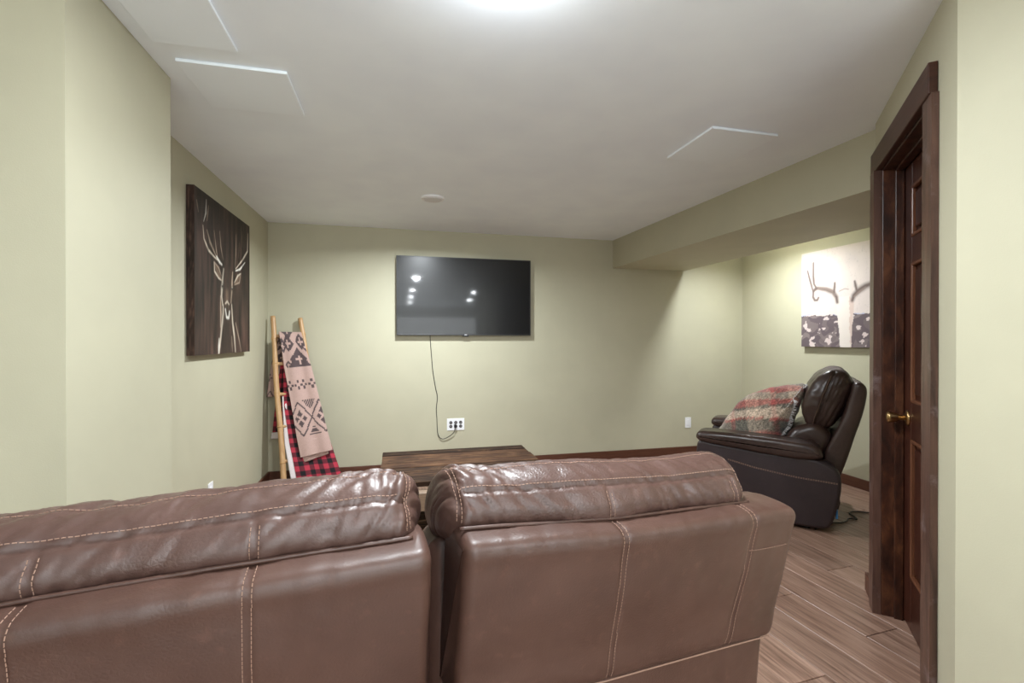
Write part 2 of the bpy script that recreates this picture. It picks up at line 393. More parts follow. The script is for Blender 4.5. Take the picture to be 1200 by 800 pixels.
# ------------------------------------------------------------------ door in the diagonal wall
def dbox(name, lo, hi, m, parent=None, bev=0.003): return box(name, lo, hi, m, parent, bev, DW)
door = struct(dbox('door_1', (OP0 + 0.008, -0.118, 0.012), (OP1 - 0.008, -0.094, OPZ - 0.012), 'door'))
st = [(OP0 + 0.008, OP0 + 0.115), (0.53, 0.64), (OP1 - 0.115, OP1 - 0.008)]
for a, b in st: dbox('stile', (a, -0.094, 0.012), (b, -0.080, OPZ - 0.012), 'door', door, 0.002)
rails = [(0.012, 0.24), (0.84, 1.0), (1.60, 1.71), (1.93, OPZ - 0.012)]
for a, b in rails:
    for (x0, x1) in ((st[0][1], st[1][0]), (st[1][1], st[2][0])):
        dbox('rail', (x0, -0.094, a), (x1, -0.0805, b), 'door', door, 0.002)
for (z0, z1) in ((0.24, 0.84), (1.0, 1.60), (1.71, 1.93)):
    for (x0, x1) in ((st[0][1], st[1][0]), (st[1][1], st[2][0])):
        bm = bmesh.new()
        for lo, hi in (((x0, -0.094, z0), (x0 + 0.014, -0.076, z1)), ((x1 - 0.014, -0.094, z0), (x1, -0.076, z1)),
                       ((x0, -0.094, z0), (x1, -0.076, z0 + 0.014)), ((x0, -0.094, z1 - 0.014), (x1, -0.076, z1))):
            add_box(bm, lo, hi, 0.004, DW)
        obj('moulding', bm, 'door_edge', door)
        dbox('raised_panel', (x0 + 0.035, -0.0935, z0 + 0.035), (x1 - 0.035, -0.083, z1 - 0.035), 'door', door, 0.005)
kz, ks = 0.925, OP0 + 0.068
def lathe_dw(name, prof, m, parent, seg=24):
    bm = bmesh.new(); rings = []
    for y, r in prof:
        rings.append([bm.verts.new(DW @ Vector((ks + r * math.cos(2 * PI * k / seg), y, kz + r * math.sin(2 * PI * k / seg)))) for k in range(seg)])
    for a, b in zip(rings, rings[1:]):
        for k in range(seg): bm.faces.new((a[k], a[(k + 1) % seg], b[(k + 1) % seg], b[k]))
    bm.faces.new(rings[0]); bm.faces.new(rings[-1][::-1]); bmesh.ops.recalc_face_normals(bm, faces=bm.faces)
    return obj(name, bm, m, parent, True)
lathe_dw('knob_rose', [(-0.080, 0.033), (-0.076, 0.034), (-0.071, 0.026), (-0.069, 0.014)], 'brass', door)
lathe_dw('door_knob', [(-0.072, 0.011), (-0.052, 0.011), (-0.046, 0.016), (-0.040, 0.019), (-0.022, 0.0235), (-0.012, 0.025), (-0.006, 0.022), (-0.003, 0.012), (-0.003, 0.002)], 'brass', door)
# jambs, stops, casings
t1 = struct(dbox('trim_1', (OP0 - 0.02, -0.13, 0), (OP0, 0.0, OPZ + 0.02), 'jamb'))
t2 = struct(dbox('trim_2', (OP1, -0.13, 0), (OP1 + 0.02, 0.0, OPZ + 0.02), 'jamb'))
t3 = struct(dbox('trim_3', (OP0, -0.13, OPZ), (OP1, 0.0, OPZ + 0.02), 'jamb'))
dbox('door_stop', (OP0, -0.078, 0), (OP0 + 0.012, -0.045, OPZ), 'jamb', t1)
dbox('door_stop', (OP1 - 0.012, -0.078, 0), (OP1, -0.045, OPZ), 'jamb', t2)
dbox('door_stop', (OP0 + 0.012, -0.078, OPZ - 0.012), (OP1 - 0.012, -0.045, OPZ), 'jamb', t3)
CT = 0.020
def casing(name, lo, hi):
    bm = bmesh.new(); add_box(bm, lo, hi)
    bmesh.ops.subdivide_edges(bm, edges=[e for e in bm.edges if abs(e.verts[0].co.z - e.verts[1].co.z) > 0.5] or [e for e in bm.edges if abs(e.verts[0].co.x - e.verts[1].co.x) > 0.5], cuts=60, use_grid_fill=True)
    for v in bm.verts:
        q = noise.noise(Vector((v.co.x * 9, v.co.y * 40, v.co.z * 7)))
        if v.co.y > 0.01: v.co.y += 0.0018 * q
        v.co.x += 0.0018 * noise.noise(Vector((v.co.x * 9 + 5, 3, v.co.z * 9)))
    # knots and chips along the near edge
    for v in bm.verts: v.co = DW @ v.co
    o = struct(obj(name, bm, 'casing'))
    return o
casing('trim_4', (OP0 - 0.080, 0.001, 0), (OP0 - 0.001, CT + 0.012, OPZ + 0.006))
casing('trim_5', (OP1 + 0.001, 0.001, 0), (OP1 + 0.095, CT, OPZ + 0.006))
struct(dbox('trim_6', (OP0 - 0.11, 0.001, OPZ + 0.007), (OP1 + 0.085, CT + 0.006, OPZ + 0.108), 'trim'))
struct(dbox('trim_7', (OP0, -0.125, 0), (OP1, -0.085, 0.011), 'trim'))   # threshold strip

# ------------------------------------------------------------------ ceiling items
def ceiling_panel(lo, hi, label):
    t = thing('access_panel', label, 'panel', ((lo[0] + hi[0]) / 2, (lo[1] + hi[1]) / 2, CEIL), 'flat panels on the ceiling')
    bm = bmesh.new(); add_box(bm, (lo[0], lo[1], CEIL - 0.012), (hi[0], hi[1], CEIL), 0.002)
    o = obj('panel_board', bm, 'panelwhite', t); o.location = -t.location
ceiling_panel((-0.835, 1.50), (-0.566, 1.887), 'flat white ceiling panel nearest the camera, at the top left edge of the photo')
ceiling_panel((-0.81, 1.995), (-0.425, 2.352), 'square white ceiling panel beside the corner of the left wall bump-out')
ceiling_panel((1.50, 2.012), (1.885, 2.41), 'square white ceiling panel on the right, near the green soffit')
def can_light(x, y, lit, label, power, dome=False):
    t = thing('ceiling_light', label, 'light', (x, y, CEIL), 'round ceiling lights')
    bm = bmesh.new(); add_disc(bm, (0, 0), 0.082, -0.012, 0, 40, 0.086); obj('trim_ring', bm, 'white', t)
    bm = bmesh.new(); add_disc(bm, (0, 0), 0.064, -0.030 if dome else -0.016, -0.0115, 40, 0.066); obj('lens', bm, 'lens' if lit else 'lens_off', t)
    if power:
        if dome:
            ld = bpy.data.lights.new('lamp_glow', 'POINT'); ld.energy = power * 0.23; ld.color = (0.90, 0.96, 1.0); ld.shadow_soft_size = 0.04
            l = bpy.data.objects.new('lamp_glow', ld); C.objects.link(l); l.location = (0, 0, -0.050); l.parent = t
            l = area('lamp_beam', (0, 0, -0.035), (0, 0, 0), 0.13, power * 0.72, (0.90, 0.96, 1.0))
        else: l = area('lamp_glow', (0, 0, -0.02), (0, 0, 0), 0.13, power, (0.90, 0.96, 1.0))
        if not lit: l.data.spread = 2.85
        l.parent = t
    return t
names = ['round ceiling light above the sofa, just out of the picture', 'round ceiling light of the rear room, first behind the camera', 'round ceiling light of the rear room, second behind the camera',
         'round ceiling light nearest the rear wall', 'round ceiling light of the rear room, right side near the opening', 'round ceiling light of the rear room, right side far back',
         'added round fill light on the rear room ceiling, left side far back']
for (x, y), nm in zip(LAMPS, names): can_light(x, y, True, nm, ROOM if y > 1 else CAN, y > 1)
al = can_light(3.17, 3.72, True, 'round ceiling light above the recliner in the alcove, hidden by the soffit', ALCOVE)
for ch in al.children:
    if ch.type == 'LIGHT': ch.data.spread = 2.65   # recessed, so it does not light the top of the walls
can_light(0.245, 3.52, False, 'small round ceiling light in front of the television', FRONT)

# ------------------------------------------------------------------ television, outlets, cords
tv = thing('television', 'large black flat television mounted on the back wall', 'television', (0.632, BACK - 0.03, 1.31))
def tvb(name, lo, hi, m, bev=0.003, par=tv):
    o = box(name, lo, hi, m, par, bev); return o
tvb('back_shell', (-0.655, -0.020, 0.0), (0.655, 0.012, 0.752), 'black', 0.006)
tvb('screen', (-0.647, -0.0235, 0.012), (0.647, -0.0195, 0.744), 'screen', 0.0)
for nm, lo, hi in (('bezel', (-0.655, -0.026, 0.744), (0.655, -0.018, 0.752)), ('bezel', (-0.655, -0.026, 0), (0.655, -0.018, 0.012)), ('bezel', (-0.655, -0.026, 0.012), (-0.647, -0.018, 0.744)), ('bezel', (0.647, -0.026, 0.012), (0.655, -0.018, 0.744))):
    tvb(nm, lo, hi, 'black', 0.001)
tvb('maker_mark', (-0.012, -0.0275, 0.003), (0.012, -0.0255, 0.009), 'logo', 0)
tvb('sensor_box', (-0.03, -0.022, -0.012), (0.03, -0.008, 0.001), 'black', 0.002)
tvb('wall_bracket', (-0.25, 0.0115, 0.2), (0.25, 0.0298, 0.55), 'metal', 0.002)
bm = bmesh.new()
cp = [(0.292, 4.568, 1.3095), (0.297, 4.58, 1.23), (0.308, 4.584, 1.087), (0.318, 4.584, 0.97), (0.332, 4.584, 0.88), (0.345, 4.584, 0.80), (0.362, 4.584, 0.715), (0.352, 4.584, 0.60), (0.357, 4.584, 0.508), (0.360, 4.584, 0.42), (0.366, 4.582, 0.36), (0.385, 4.578, 0.318), (0.42, 4.575, 0.306), (0.47, 4.572, 0.325), (0.515, 4.568, 0.36), (0.532, 4.566, 0.40), (0.534, 4.566, 0.418)]
pp = [tuple(p) for p in catmull([(p[0], p[2]) for p in cp], 5, False)]
yy = np.interp(np.linspace(0, 1, len(pp)), np.linspace(0, 1, len(cp)), [p[1] for p in cp])
add_tube(bm, [(p[0], y, p[1]) for p, y in zip(pp, yy)], 0.0035, 6)
cord = tag(obj('power_cord', bm, 'black', None, True), 'thin dark cord hanging from the television to the six-socket outlet', 'cord')
box('plug', (0.522, 4.556, 0.412), (0.546, 4.579, 0.442), 'black', cord, 0.003)

out = thing('wall_outlet', 'white six-socket wall outlet with dark sockets below the television', 'outlet', (0.54, BACK, 0.44))
box('cover_plate', (-0.085, -0.006, -0.058), (0.085, 0.0, 0.058), 'white', out, 0.002)
for i in (-1, 0, 1):
    for k in (-1, 1):
        bm = bmesh.new(); add_tube(bm, [(i * 0.048, -0.0055, k * 0.0185), (i * 0.048, -0.0085, k * 0.0185)], 0.0155, 16)
        s = obj('socket', bm, 'dark_slot', out)
        bm = bmesh.new()
        for q in (-0.0055, 0.0055): add_box(bm, (i * 0.048 + q - 0.001, -0.0092, k * 0.0185 - 0.004), (i * 0.048 + q + 0.001, -0.0083, k * 0.0185 + 0.005))
        obj('slot', bm, 'white', s)
def duplex(loc, rz, label, name='wall_outlet'):
    t = thing(name, label, 'outlet', loc); t.rotation_euler = (0, 0, rz)
    box('cover_plate', (-0.036, -0.006, -0.058), (0.036, 0, 0.058), 'white', t, 0.002)
    box('socket', (-0.0165, -0.009, -0.033), (0.0165, -0.0055, 0.033), 'white', t, 0.002)
    return t
duplex((3.115, BACK, 0.35), 0, 'plain white rectangular wall outlet between the coffee table and recliner')
duplex((-1.14, 3.26, 0.325), PI / 2, 'white wall outlet on the left wall, its corner peeking over the sofa')

# ------------------------------------------------------------------ coffee table
tb = thing('coffee_table', 'low rustic coffee table of dark reclaimed planks behind the sofa', 'table', (0.4, 3.12, 0))
x0, x1, y0, y1, tz = -0.517, 0.535, -0.37, 0.41, 0.45
ys = np.linspace(y0, y1, 8)
for a, b in zip(ys, ys[1:]):
    dz = random.uniform(-0.004, 0.003)
    box('plank', (x0 + random.uniform(0, 0.006), a + 0.002, tz - 0.03 + dz), (x1 - random.uniform(0, 0.006), b - 0.002, tz + dz), 'table', tb, 0.004)
box('front_apron', (x0, y0 - 0.07, 0.30), (x1, y0 - 0.002, tz - 0.045), 'table_light', tb, 0.004)
box('back_apron', (x0 + 0.01, y1 - 0.03, 0.30), (x1 - 0.01, y1 - 0.002, tz - 0.034), 'table', tb, 0.004)
for x in (x0 + 0.01, x1 - 0.04): box('side_apron', (x, y0, 0.30), (x + 0.03, y1 - 0.03, tz - 0.034), 'table', tb, 0.004)
for x in (x0 + 0.01, x1 - 0.10):
    for y in (y0 - 0.06, y1 - 0.10): box('leg', (x, y, 0), (x + 0.09, y + 0.09, 0.30), 'table', tb, 0.005)
for k in range(4):
    a = y0 + 0.04 + k * 0.18
    box('shelf_board', (x0 + 0.02, a, 0.11), (x1 - 0.02, a + 0.175, 0.135), 'table', tb, 0.003)

# ------------------------------------------------------------------ bamboo ladder
LA, LB = (np.array((-0.925, 4.22, 0.0)), np.array((-1.082, 4.50, 1.475))), (np.array((-0.62, 4.27, 0.0)), np.array((-0.862, 4.548, 1.462)))
lad = thing('blanket_ladder', 'bamboo blanket ladder leaning in the left corner', 'ladder', (-0.8, 4.3, 0))
def lp(rail, z): a, b = rail; t = z / b[2]; return a + (b - a) * t
def bamboo(name, a, b, r0, r1, nodes, par):
    a = Vector(a) - par.location; b = Vector(b) - par.location
    L = (b - a).length; n = 60; pts = []; rr = []
    for i in range(n + 1):
        t = i / n; p = a.lerp(b, t)
        wob = Vector((0.004 * math.sin(t * 9 + a.x * 5), 0.003 * math.sin(t * 7 + 1), 0)); pts.append(p + wob * (0 if name == 'rung' else 1))
        r = r0 + (r1 - r0) * t
        for q in nodes: r += 0.0035 * math.exp(-((t - q) * L / 0.008) ** 2)
        rr.append(r)
    bm = bmesh.new(); add_tube(bm, pts, rr, 14); o = obj(name, bm, 'bamboo', par, True)
    for q in nodes:
        p = a.lerp(b, q); d = (b - a).normalized() * 0.005; r = r0 + (r1 - r0) * q + 0.0045
        wob = Vector((0.004 * math.sin(q * 9 + a.x * 5), 0.003 * math.sin(q * 7 + 1), 0)) * (0 if name == 'rung' else 1)
        bm = bmesh.new(); add_tube(bm, [p + wob - d, p + wob - d * 0.4, p + wob + d * 0.4, p + wob + d], [r - 0.003, r, r, r - 0.003], 14); obj('node', bm, 'node', o, True)
    return o
bamboo('rail', LA[0], LA[1], 0.023, 0.021, [0.16, 0.36, 0.55, 0.72, 0.865], lad)
bamboo('rail', LB[0], LB[1], 0.023, 0.019, [0.12, 0.33, 0.52, 0.70, 0.90], lad)
for z in (0.25, 0.53, 0.80, 1.06, 1.30): bamboo('rung', lp(LA, z), lp(LB, z), 0.015, 0.015, [0.5] if z < 1.2 else [], lad)

def hang(name, left, right, ncol, thick, paint, rows, par=None, fold=0.006, fseed=0.0, mat_='cloth', top=None):
    """sheet hanging between a left and a right edge polyline (world points, top to bottom)"""
    def rs(P, n):
        P = np.array(P, float); d = np.r_[0, np.cumsum(np.linalg.norm(np.diff(P, axis=0), axis=1))]; t = np.linspace(0, d[-1], n)
        return np.stack([np.interp(t, d, P[:, k]) for k in range(3)], 1)
    A = rs(left, rows); B = rs(right, rows); X = np.zeros((rows, ncol, 3)); cols = np.zeros((rows, ncol, 3))
    for j in range(ncol):
        u = j / (ncol - 1); X[:, j] = A + (B - A) * u
        for i in range(rows):
            v = i / (rows - 1)
            X[i, j, 1] += fold * math.sin(u * 11 + fseed + v * 1.5) * min(1, v * 3 + 0.2) + 0.004 * noise.noise(Vector((u * 3, v * 5, fseed)))
            cols[i, j] = paint(u, v)
    return grid(name, X, mat_, par, cols, True, thick)

CREAM, CHAR = np.array((0.46, 0.315, 0.275)), np.array((0.085, 0.06, 0.062))
def cream_paint(u, v):
    x = math.floor(u * 34) / 34 + 0.5 / 34; y = math.floor(v * 110) / 110 + 0.5 / 110
    X, Y = x, y * 3.6                      # same scale both ways
    def diamond(cx, cy, r, ri=0.0, hole=True):
        d = abs(X - cx) + abs(Y - cy)
        if d > r: return False
        if abs(X - cx) < r * 0.13 and abs(Y - cy) < r * 0.45: return False
        if abs(Y - cy) < r * 0.13 and abs(X - cx) < r * 0.45: return False
        return True
    dark = False
    if y < 0.34:
        for cx, cy, r in ((0.35, 0.10, 0.30), (0.05, 0.55, 0.22), (0.30, 0.50, 0.24), (0.85, 0.45, 0.24), (0.62, 0.95, 0.34), (0.2, 1.1, 0.14), (1.02, 0.62, 0.16)):
            if diamond(cx, cy, r) and not (cy > 0.9 and Y > 1.18): dark = True
        if Y > 0.72 and Y < 1.18 and abs(X - 0.62) < (Y - 0.62) * 0.75 and not (abs(X - 0.62) < 0.05 and 0.85 < Y < 1.1) and not (abs(Y - 0.98) < 0.05 and abs(X - 0.62) < 0.15): dark = True
    elif 0.42 < y < 0.50:
        for cx in (0.10, 0.38, 0.58, 0.90):
            for dx, dy in ((-.09, 0), (.09, 0), (0, -.09), (0, .09)):
                if abs(X - cx - dx) < 0.038 and abs(Y - 1.66 - dy) < 0.04: dark = True
    elif 0.56 < y < 0.88:
        Yc = (Y - 2.60)
        for cx in (0.24, 0.98):
            dd = abs(X - cx) * 1.25 + abs(Yc)
            if abs(dd - 0.46) < 0.035: dark = True
            if dd < 0.24 and not (abs(abs(X - cx) - abs(Yc)) < 0.045): dark = True
        if Y < 2.35 and abs(X - 0.62) * 1.3 < (2.42 - Y) and Y > 2.10 and (int(X * 34 + Y * 34) % 3): dark = True
        if Y > 2.85 and abs(X - 0.62) * 1.3 < (Y - 2.80) and Y < 3.08 and (int(Y * 25) % 3): dark = True
    return CHAR if dark else CREAM
RED, BLK, MIX = np.array((0.42, 0.035, 0.06)), np.array((0.012, 0.010, 0.012)), np.array((0.13, 0.018, 0.028))
def buffalo(nx, ny):
    def f(u, v):
        a, b = int(u * nx) % 2, int(v * ny) % 2
        return RED if a + b == 0 else (BLK if a + b == 2 else MIX)
    return f
blk = thing('blanket', 'pinkish cream throw with charcoal diamond pattern, draped over the top rung', 'blanket', (-0.9, 4.4, 1.32), 'throws on the bamboo ladder')
def loc_to(par, o): o.location = -par.location; return o
cl = [(-1.03, 4.49, 1.30), (-1.02, 4.455, 1.327), (-1.008, 4.425, 1.30), (-0.965, 4.385, 1.032), (-0.903, 4.34, 0.739), (-0.844, 4.28, 0.455), (-0.806, 4.25, 0.275)]
cr = [(-0.865, 4.55, 1.30), (-0.85, 4.515, 1.327), (-0.838, 4.485, 1.30), (-0.753, 4.44, 1.026), (-0.675, 4.385, 0.727), (-0.604, 4.325, 0.472), (-0.560, 4.29, 0.318)]
loc_to(blk, hang('front_drape', cl, cr, 70, 0.012, cream_paint, 230, blk, 0.006, 0.4))
bl = [(-0.803, 4.262, 0.262), (-0.785, 4.262, 0.235)]; br = [(-0.572, 4.302, 0.318), (-0.60, 4.302, 0.288)]
loc_to(blk, hang('hem_fold', [(-0.826, 4.275, 0.40), (-0.778, 4.262, 0.232)], [(-0.61, 4.315, 0.44), (-0.592, 4.30, 0.285)], 30, 0.010, lambda u, v: CREAM * 0.97, 14, blk, 0.004, 1.0))
loc_to(blk, hang('back_drape', [(-1.055, 4.53, 1.30), (-1.095, 4.525, 1.05), (-1.130, 4.515, 0.765)], [(-0.90, 4.566, 1.30), (-0.93, 4.56, 1.05), (-0.97, 4.56, 0.765)], 50, 0.009, lambda u, v: cream_paint((u * 1.1 + 0.1) % 1, 0.05 + v * 0.6), 90, blk, 0.004, 2.2))
bl2 = thing('blanket', 'red and black buffalo check throw with white fleece lining, hung on a lower rung', 'blanket', (-0.8, 4.3, 1.06), 'throws on the bamboo ladder')
pl_ = [(-1.00, 4.47, 1.055), (-0.99, 4.435, 1.082), (-0.975, 4.412, 1.05), (-0.958, 4.357, 0.704), (-0.898, 4.288, 0.384), (-0.836, 4.225, 0.136), (-0.815, 4.21, 0.05)]
pr_ = [(-0.83, 4.52, 1.055), (-0.82, 4.49, 1.082), (-0.80, 4.475, 1.05), (-0.698, 4.42, 0.689), (-0.591, 4.355, 0.395), (-0.501, 4.295, 0.142), (-0.47, 4.28, 0.05)]
loc_to(bl2, hang('front_drape', pl_, pr_, 90, 0.008, buffalo(9, 28), 260, bl2, 0.007, 1.7))
fl = [(-0.965, 4.375, 0.78), (-0.952, 4.357, 0.704), (-0.892, 4.288, 0.384), (-0.830, 4.225, 0.136), (-0.81, 4.21, 0.05)]
sh_l = [(p[0] - 0.012 - 0.040 * min(1, max(0, 0.78 - p[2]) * 2.2), p[1] + 0.004, p[2]) for p in fl]
sh_r = [(p[0] + 0.07, p[1] + 0.02, p[2]) for p in fl]
loc_to(bl2, hang('fleece_lining', sh_l, sh_r, 12, 0.010, lambda u, v: np.array((0.72, 0.66, 0.66)), 40, bl2, 0.003, 0.3))
loc_to(bl2, hang('back_drape', [(-1.02, 4.52, 1.05), (-1.06, 4.53, 0.75), (-1.09, 4.53, 0.42)], [(-0.86, 4.54, 1.05), (-0.87, 4.55, 0.75), (-0.92, 4.55, 0.42)], 60, 0.008, buffalo(7, 15), 120, bl2, 0.004, 0.9))
loc_to(bl2, hang('back_hem', [(-1.092, 4.515, 0.45), (-1.094, 4.515, 0.395)], [(-0.92, 4.535, 0.45), (-0.92, 4.535, 0.395)], 14, 0.014, lambda u, v: np.array((0.72, 0.66, 0.66)), 6, bl2, 0.004, 0.9))

# ------------------------------------------------------------------ canvases
def seg_dist(px, py, a, b, asp):
    ax, ay = a; bx, by = b; ax *= asp; bx *= asp; px = px * asp
    dx, dy = bx - ax, by - ay; L = dx * dx + dy * dy + 1e-12
    t = np.clip(((px - ax) * dx + (py - ay) * dy) / L, 0, 1)
    return np.hypot(px - ax - t * dx, py - ay - t * dy), t
def nz(U, V, sx, sy, seed=0.0, oct=3):
    out = np.zeros(U.shape)
    for i in range(U.shape[0]):
        for j in range(U.shape[1]):
            out[i, j] = noise.fractal(Vector((U[i, j] * sx, V[i, j] * sy, seed)), 0.9, 2.0, oct)
    return out
def strokes(img, U, V, lines, asp, soft=1.0):
    for col, width, fade, pts in lines:
        m = np.zeros(U.shape); n = len(pts) - 1
        if n == 0: pts = [pts[0], (pts[0][0] + 1e-4, pts[0][1])]; n = 1
        for k in range(n):
            d, t = seg_dist(U, V, pts[k], pts[k + 1], asp)
            tt = (k + t) / n; wd = width * soft * (1 - fade * abs(2 * tt - 1))
            m = np.maximum(m, np.clip(1.25 - d / wd, 0, 1) ** 1.3)
        img[:] = img * (1 - m[..., None]) + np.array(col) * m[..., None]
def deer_print(n=190):
    u = np.linspace(0, 1, n); U, V = np.meshgrid(u, u, indexing='ij')
    f = nz(U, V, 22, 2.5, 1); g = nz(U, V, 5, 5, 4); asp = 1.02
    base = np.array((0.026, 0.015, 0.011)); warm = np.array((0.085, 0.045, 0.034))
    k = np.clip(0.15 + 0.5 * f + 0.55 * np.clip(0.45 - V, 0, 1) * 1.6 + 0.25 * g, 0, 1)
    img = base + (warm - base) * k[..., None]
    H = (0.62, 0.53, 0.42); S = (0.36, 0.27, 0.2); W = (0.8, 0.76, 0.68); R = (0.17, 0.11, 0.075)
    body = [(0.50, 0.0), (0.50, 0.12), (0.50, 0.25)]
    L = [((0.045, 0.028, 0.02), 0.12, 0.1, body), ((0.05, 0.03, 0.022), 0.085, 0.3, [(0.515, 0.55), (0.51, 0.42), (0.515, 0.30)]),
         (H, 0.011, 0.6, [(0.119, 0.792), (0.135, 0.713), (0.202, 0.657), (0.29, 0.631), (0.423, 0.605)]), (S, 0.008, 0.5, [(0.032, 0.922), (0.056, 0.856)]),
         (W, 0.009, 0.7, [(0.17, 0.963), (0.162, 0.878), (0.129, 0.817)]), (S, 0.008, 0.7, [(0.203, 0.938), (0.179, 0.834)]),
         (S, 0.014, 0.6, [(0.178, 0.778), (0.226, 0.712), (0.327, 0.637)]), (S, 0.009, 0.7, [(0.291, 0.8), (0.327, 0.674), (0.346, 0.641)]), (S, 0.009, 0.7, [(0.385, 0.819), (0.404, 0.718), (0.443, 0.635)]),
         (W, 0.014, 0.4, [(0.33, 0.64), (0.38, 0.612), (0.42, 0.60)]),
         (S, 0.009, 0.6, [(0.697, 0.867), (0.687, 0.725), (0.672, 0.617)]), (R, 0.009, 0.6, [(0.804, 0.95), (0.828, 0.802)]), (R, 0.009, 0.6, [(0.764, 0.823), (0.744, 0.703)]),
         (H, 0.012, 0.6, [(0.961, 0.934), (0.949, 0.791), (0.828, 0.7), (0.681, 0.61)]), (W, 0.012, 0.6, [(0.889, 0.693), (0.777, 0.624), (0.681, 0.597)]),
         (R, 0.030, 0.5, [(0.31, 0.575), (0.36, 0.53), (0.41, 0.50)]), (R, 0.030, 0.5, [(0.77, 0.57), (0.72, 0.54), (0.66, 0.50)]),
         (H, 0.011, 0.5, [(0.29, 0.598), (0.297, 0.538), (0.364, 0.503), (0.411, 0.494)]), (S, 0.010, 0.5, [(0.29, 0.598), (0.364, 0.57), (0.411, 0.524)]),
         (H, 0.011, 0.5, [(0.792, 0.593), (0.728, 0.567), (0.658, 0.509)]), (S, 0.010, 0.5, [(0.792, 0.585), (0.762, 0.522), (0.658, 0.493)]),
         (H, 0.022, 0.5, [(0.451, 0.575), (0.435, 0.512), (0.422, 0.45), (0.414, 0.389), (0.433, 0.33)]), (S, 0.020, 0.5, [(0.622, 0.577), (0.612, 0.52), (0.603, 0.439), (0.589, 0.358)]),
         (R, 0.045, 0.2, [(0.516, 0.42), (0.516, 0.33)]),
         ((0.01, 0.008, 0.006), 0.022, 0, [(0.428, 0.458)]), ((0.01, 0.008, 0.006), 0.022, 0, [(0.608, 0.46)]), (W, 0.006, 0, [(0.424, 0.466)]), (W, 0.006, 0, [(0.612, 0.468)]),
         (H, 0.012, 0.3, [(0.482, 0.343), (0.516, 0.36), (0.55, 0.343)]), ((0.02, 0.013, 0.01), 0.02, 0.2, [(0.516, 0.335), (0.516, 0.31)]),
         (W, 0.016, 0.3, [(0.482, 0.303), (0.502, 0.25), (0.545, 0.248), (0.558, 0.292)]), ((0.03, 0.02, 0.015), 0.014, 0.2, [(0.52, 0.29), (0.522, 0.268)]),
         (H, 0.020, 0.5, [(0.441, 0.33), (0.441, 0.27), (0.408, 0.148), (0.368, 0.0)]), (S, 0.016, 0.6, [(0.394, 0.387), (0.401, 0.268), (0.393, 0.178)]),
         (H, 0.020, 0.5, [(0.602, 0.343), (0.619, 0.216), (0.655, 0.12), (0.677, 0.0)]), (S, 0.012, 0.5, [(0.679, 0.218), (0.759, 0.087), (0.798, 0.0)]),
         (S, 0.012, 0.5, [(0.601, 0.119), (0.618, 0.0)]), (W, 0.016, 0.5, [(0.37, 0.10), (0.36, 0.0)])]
    strokes(img, U, V, L, asp, 1.0)
    img *= (0.80 + 0.3 * np.clip(f * 1.6, -1, 1))[..., None]
    return U, V, np.clip(img, 0.004, 1)
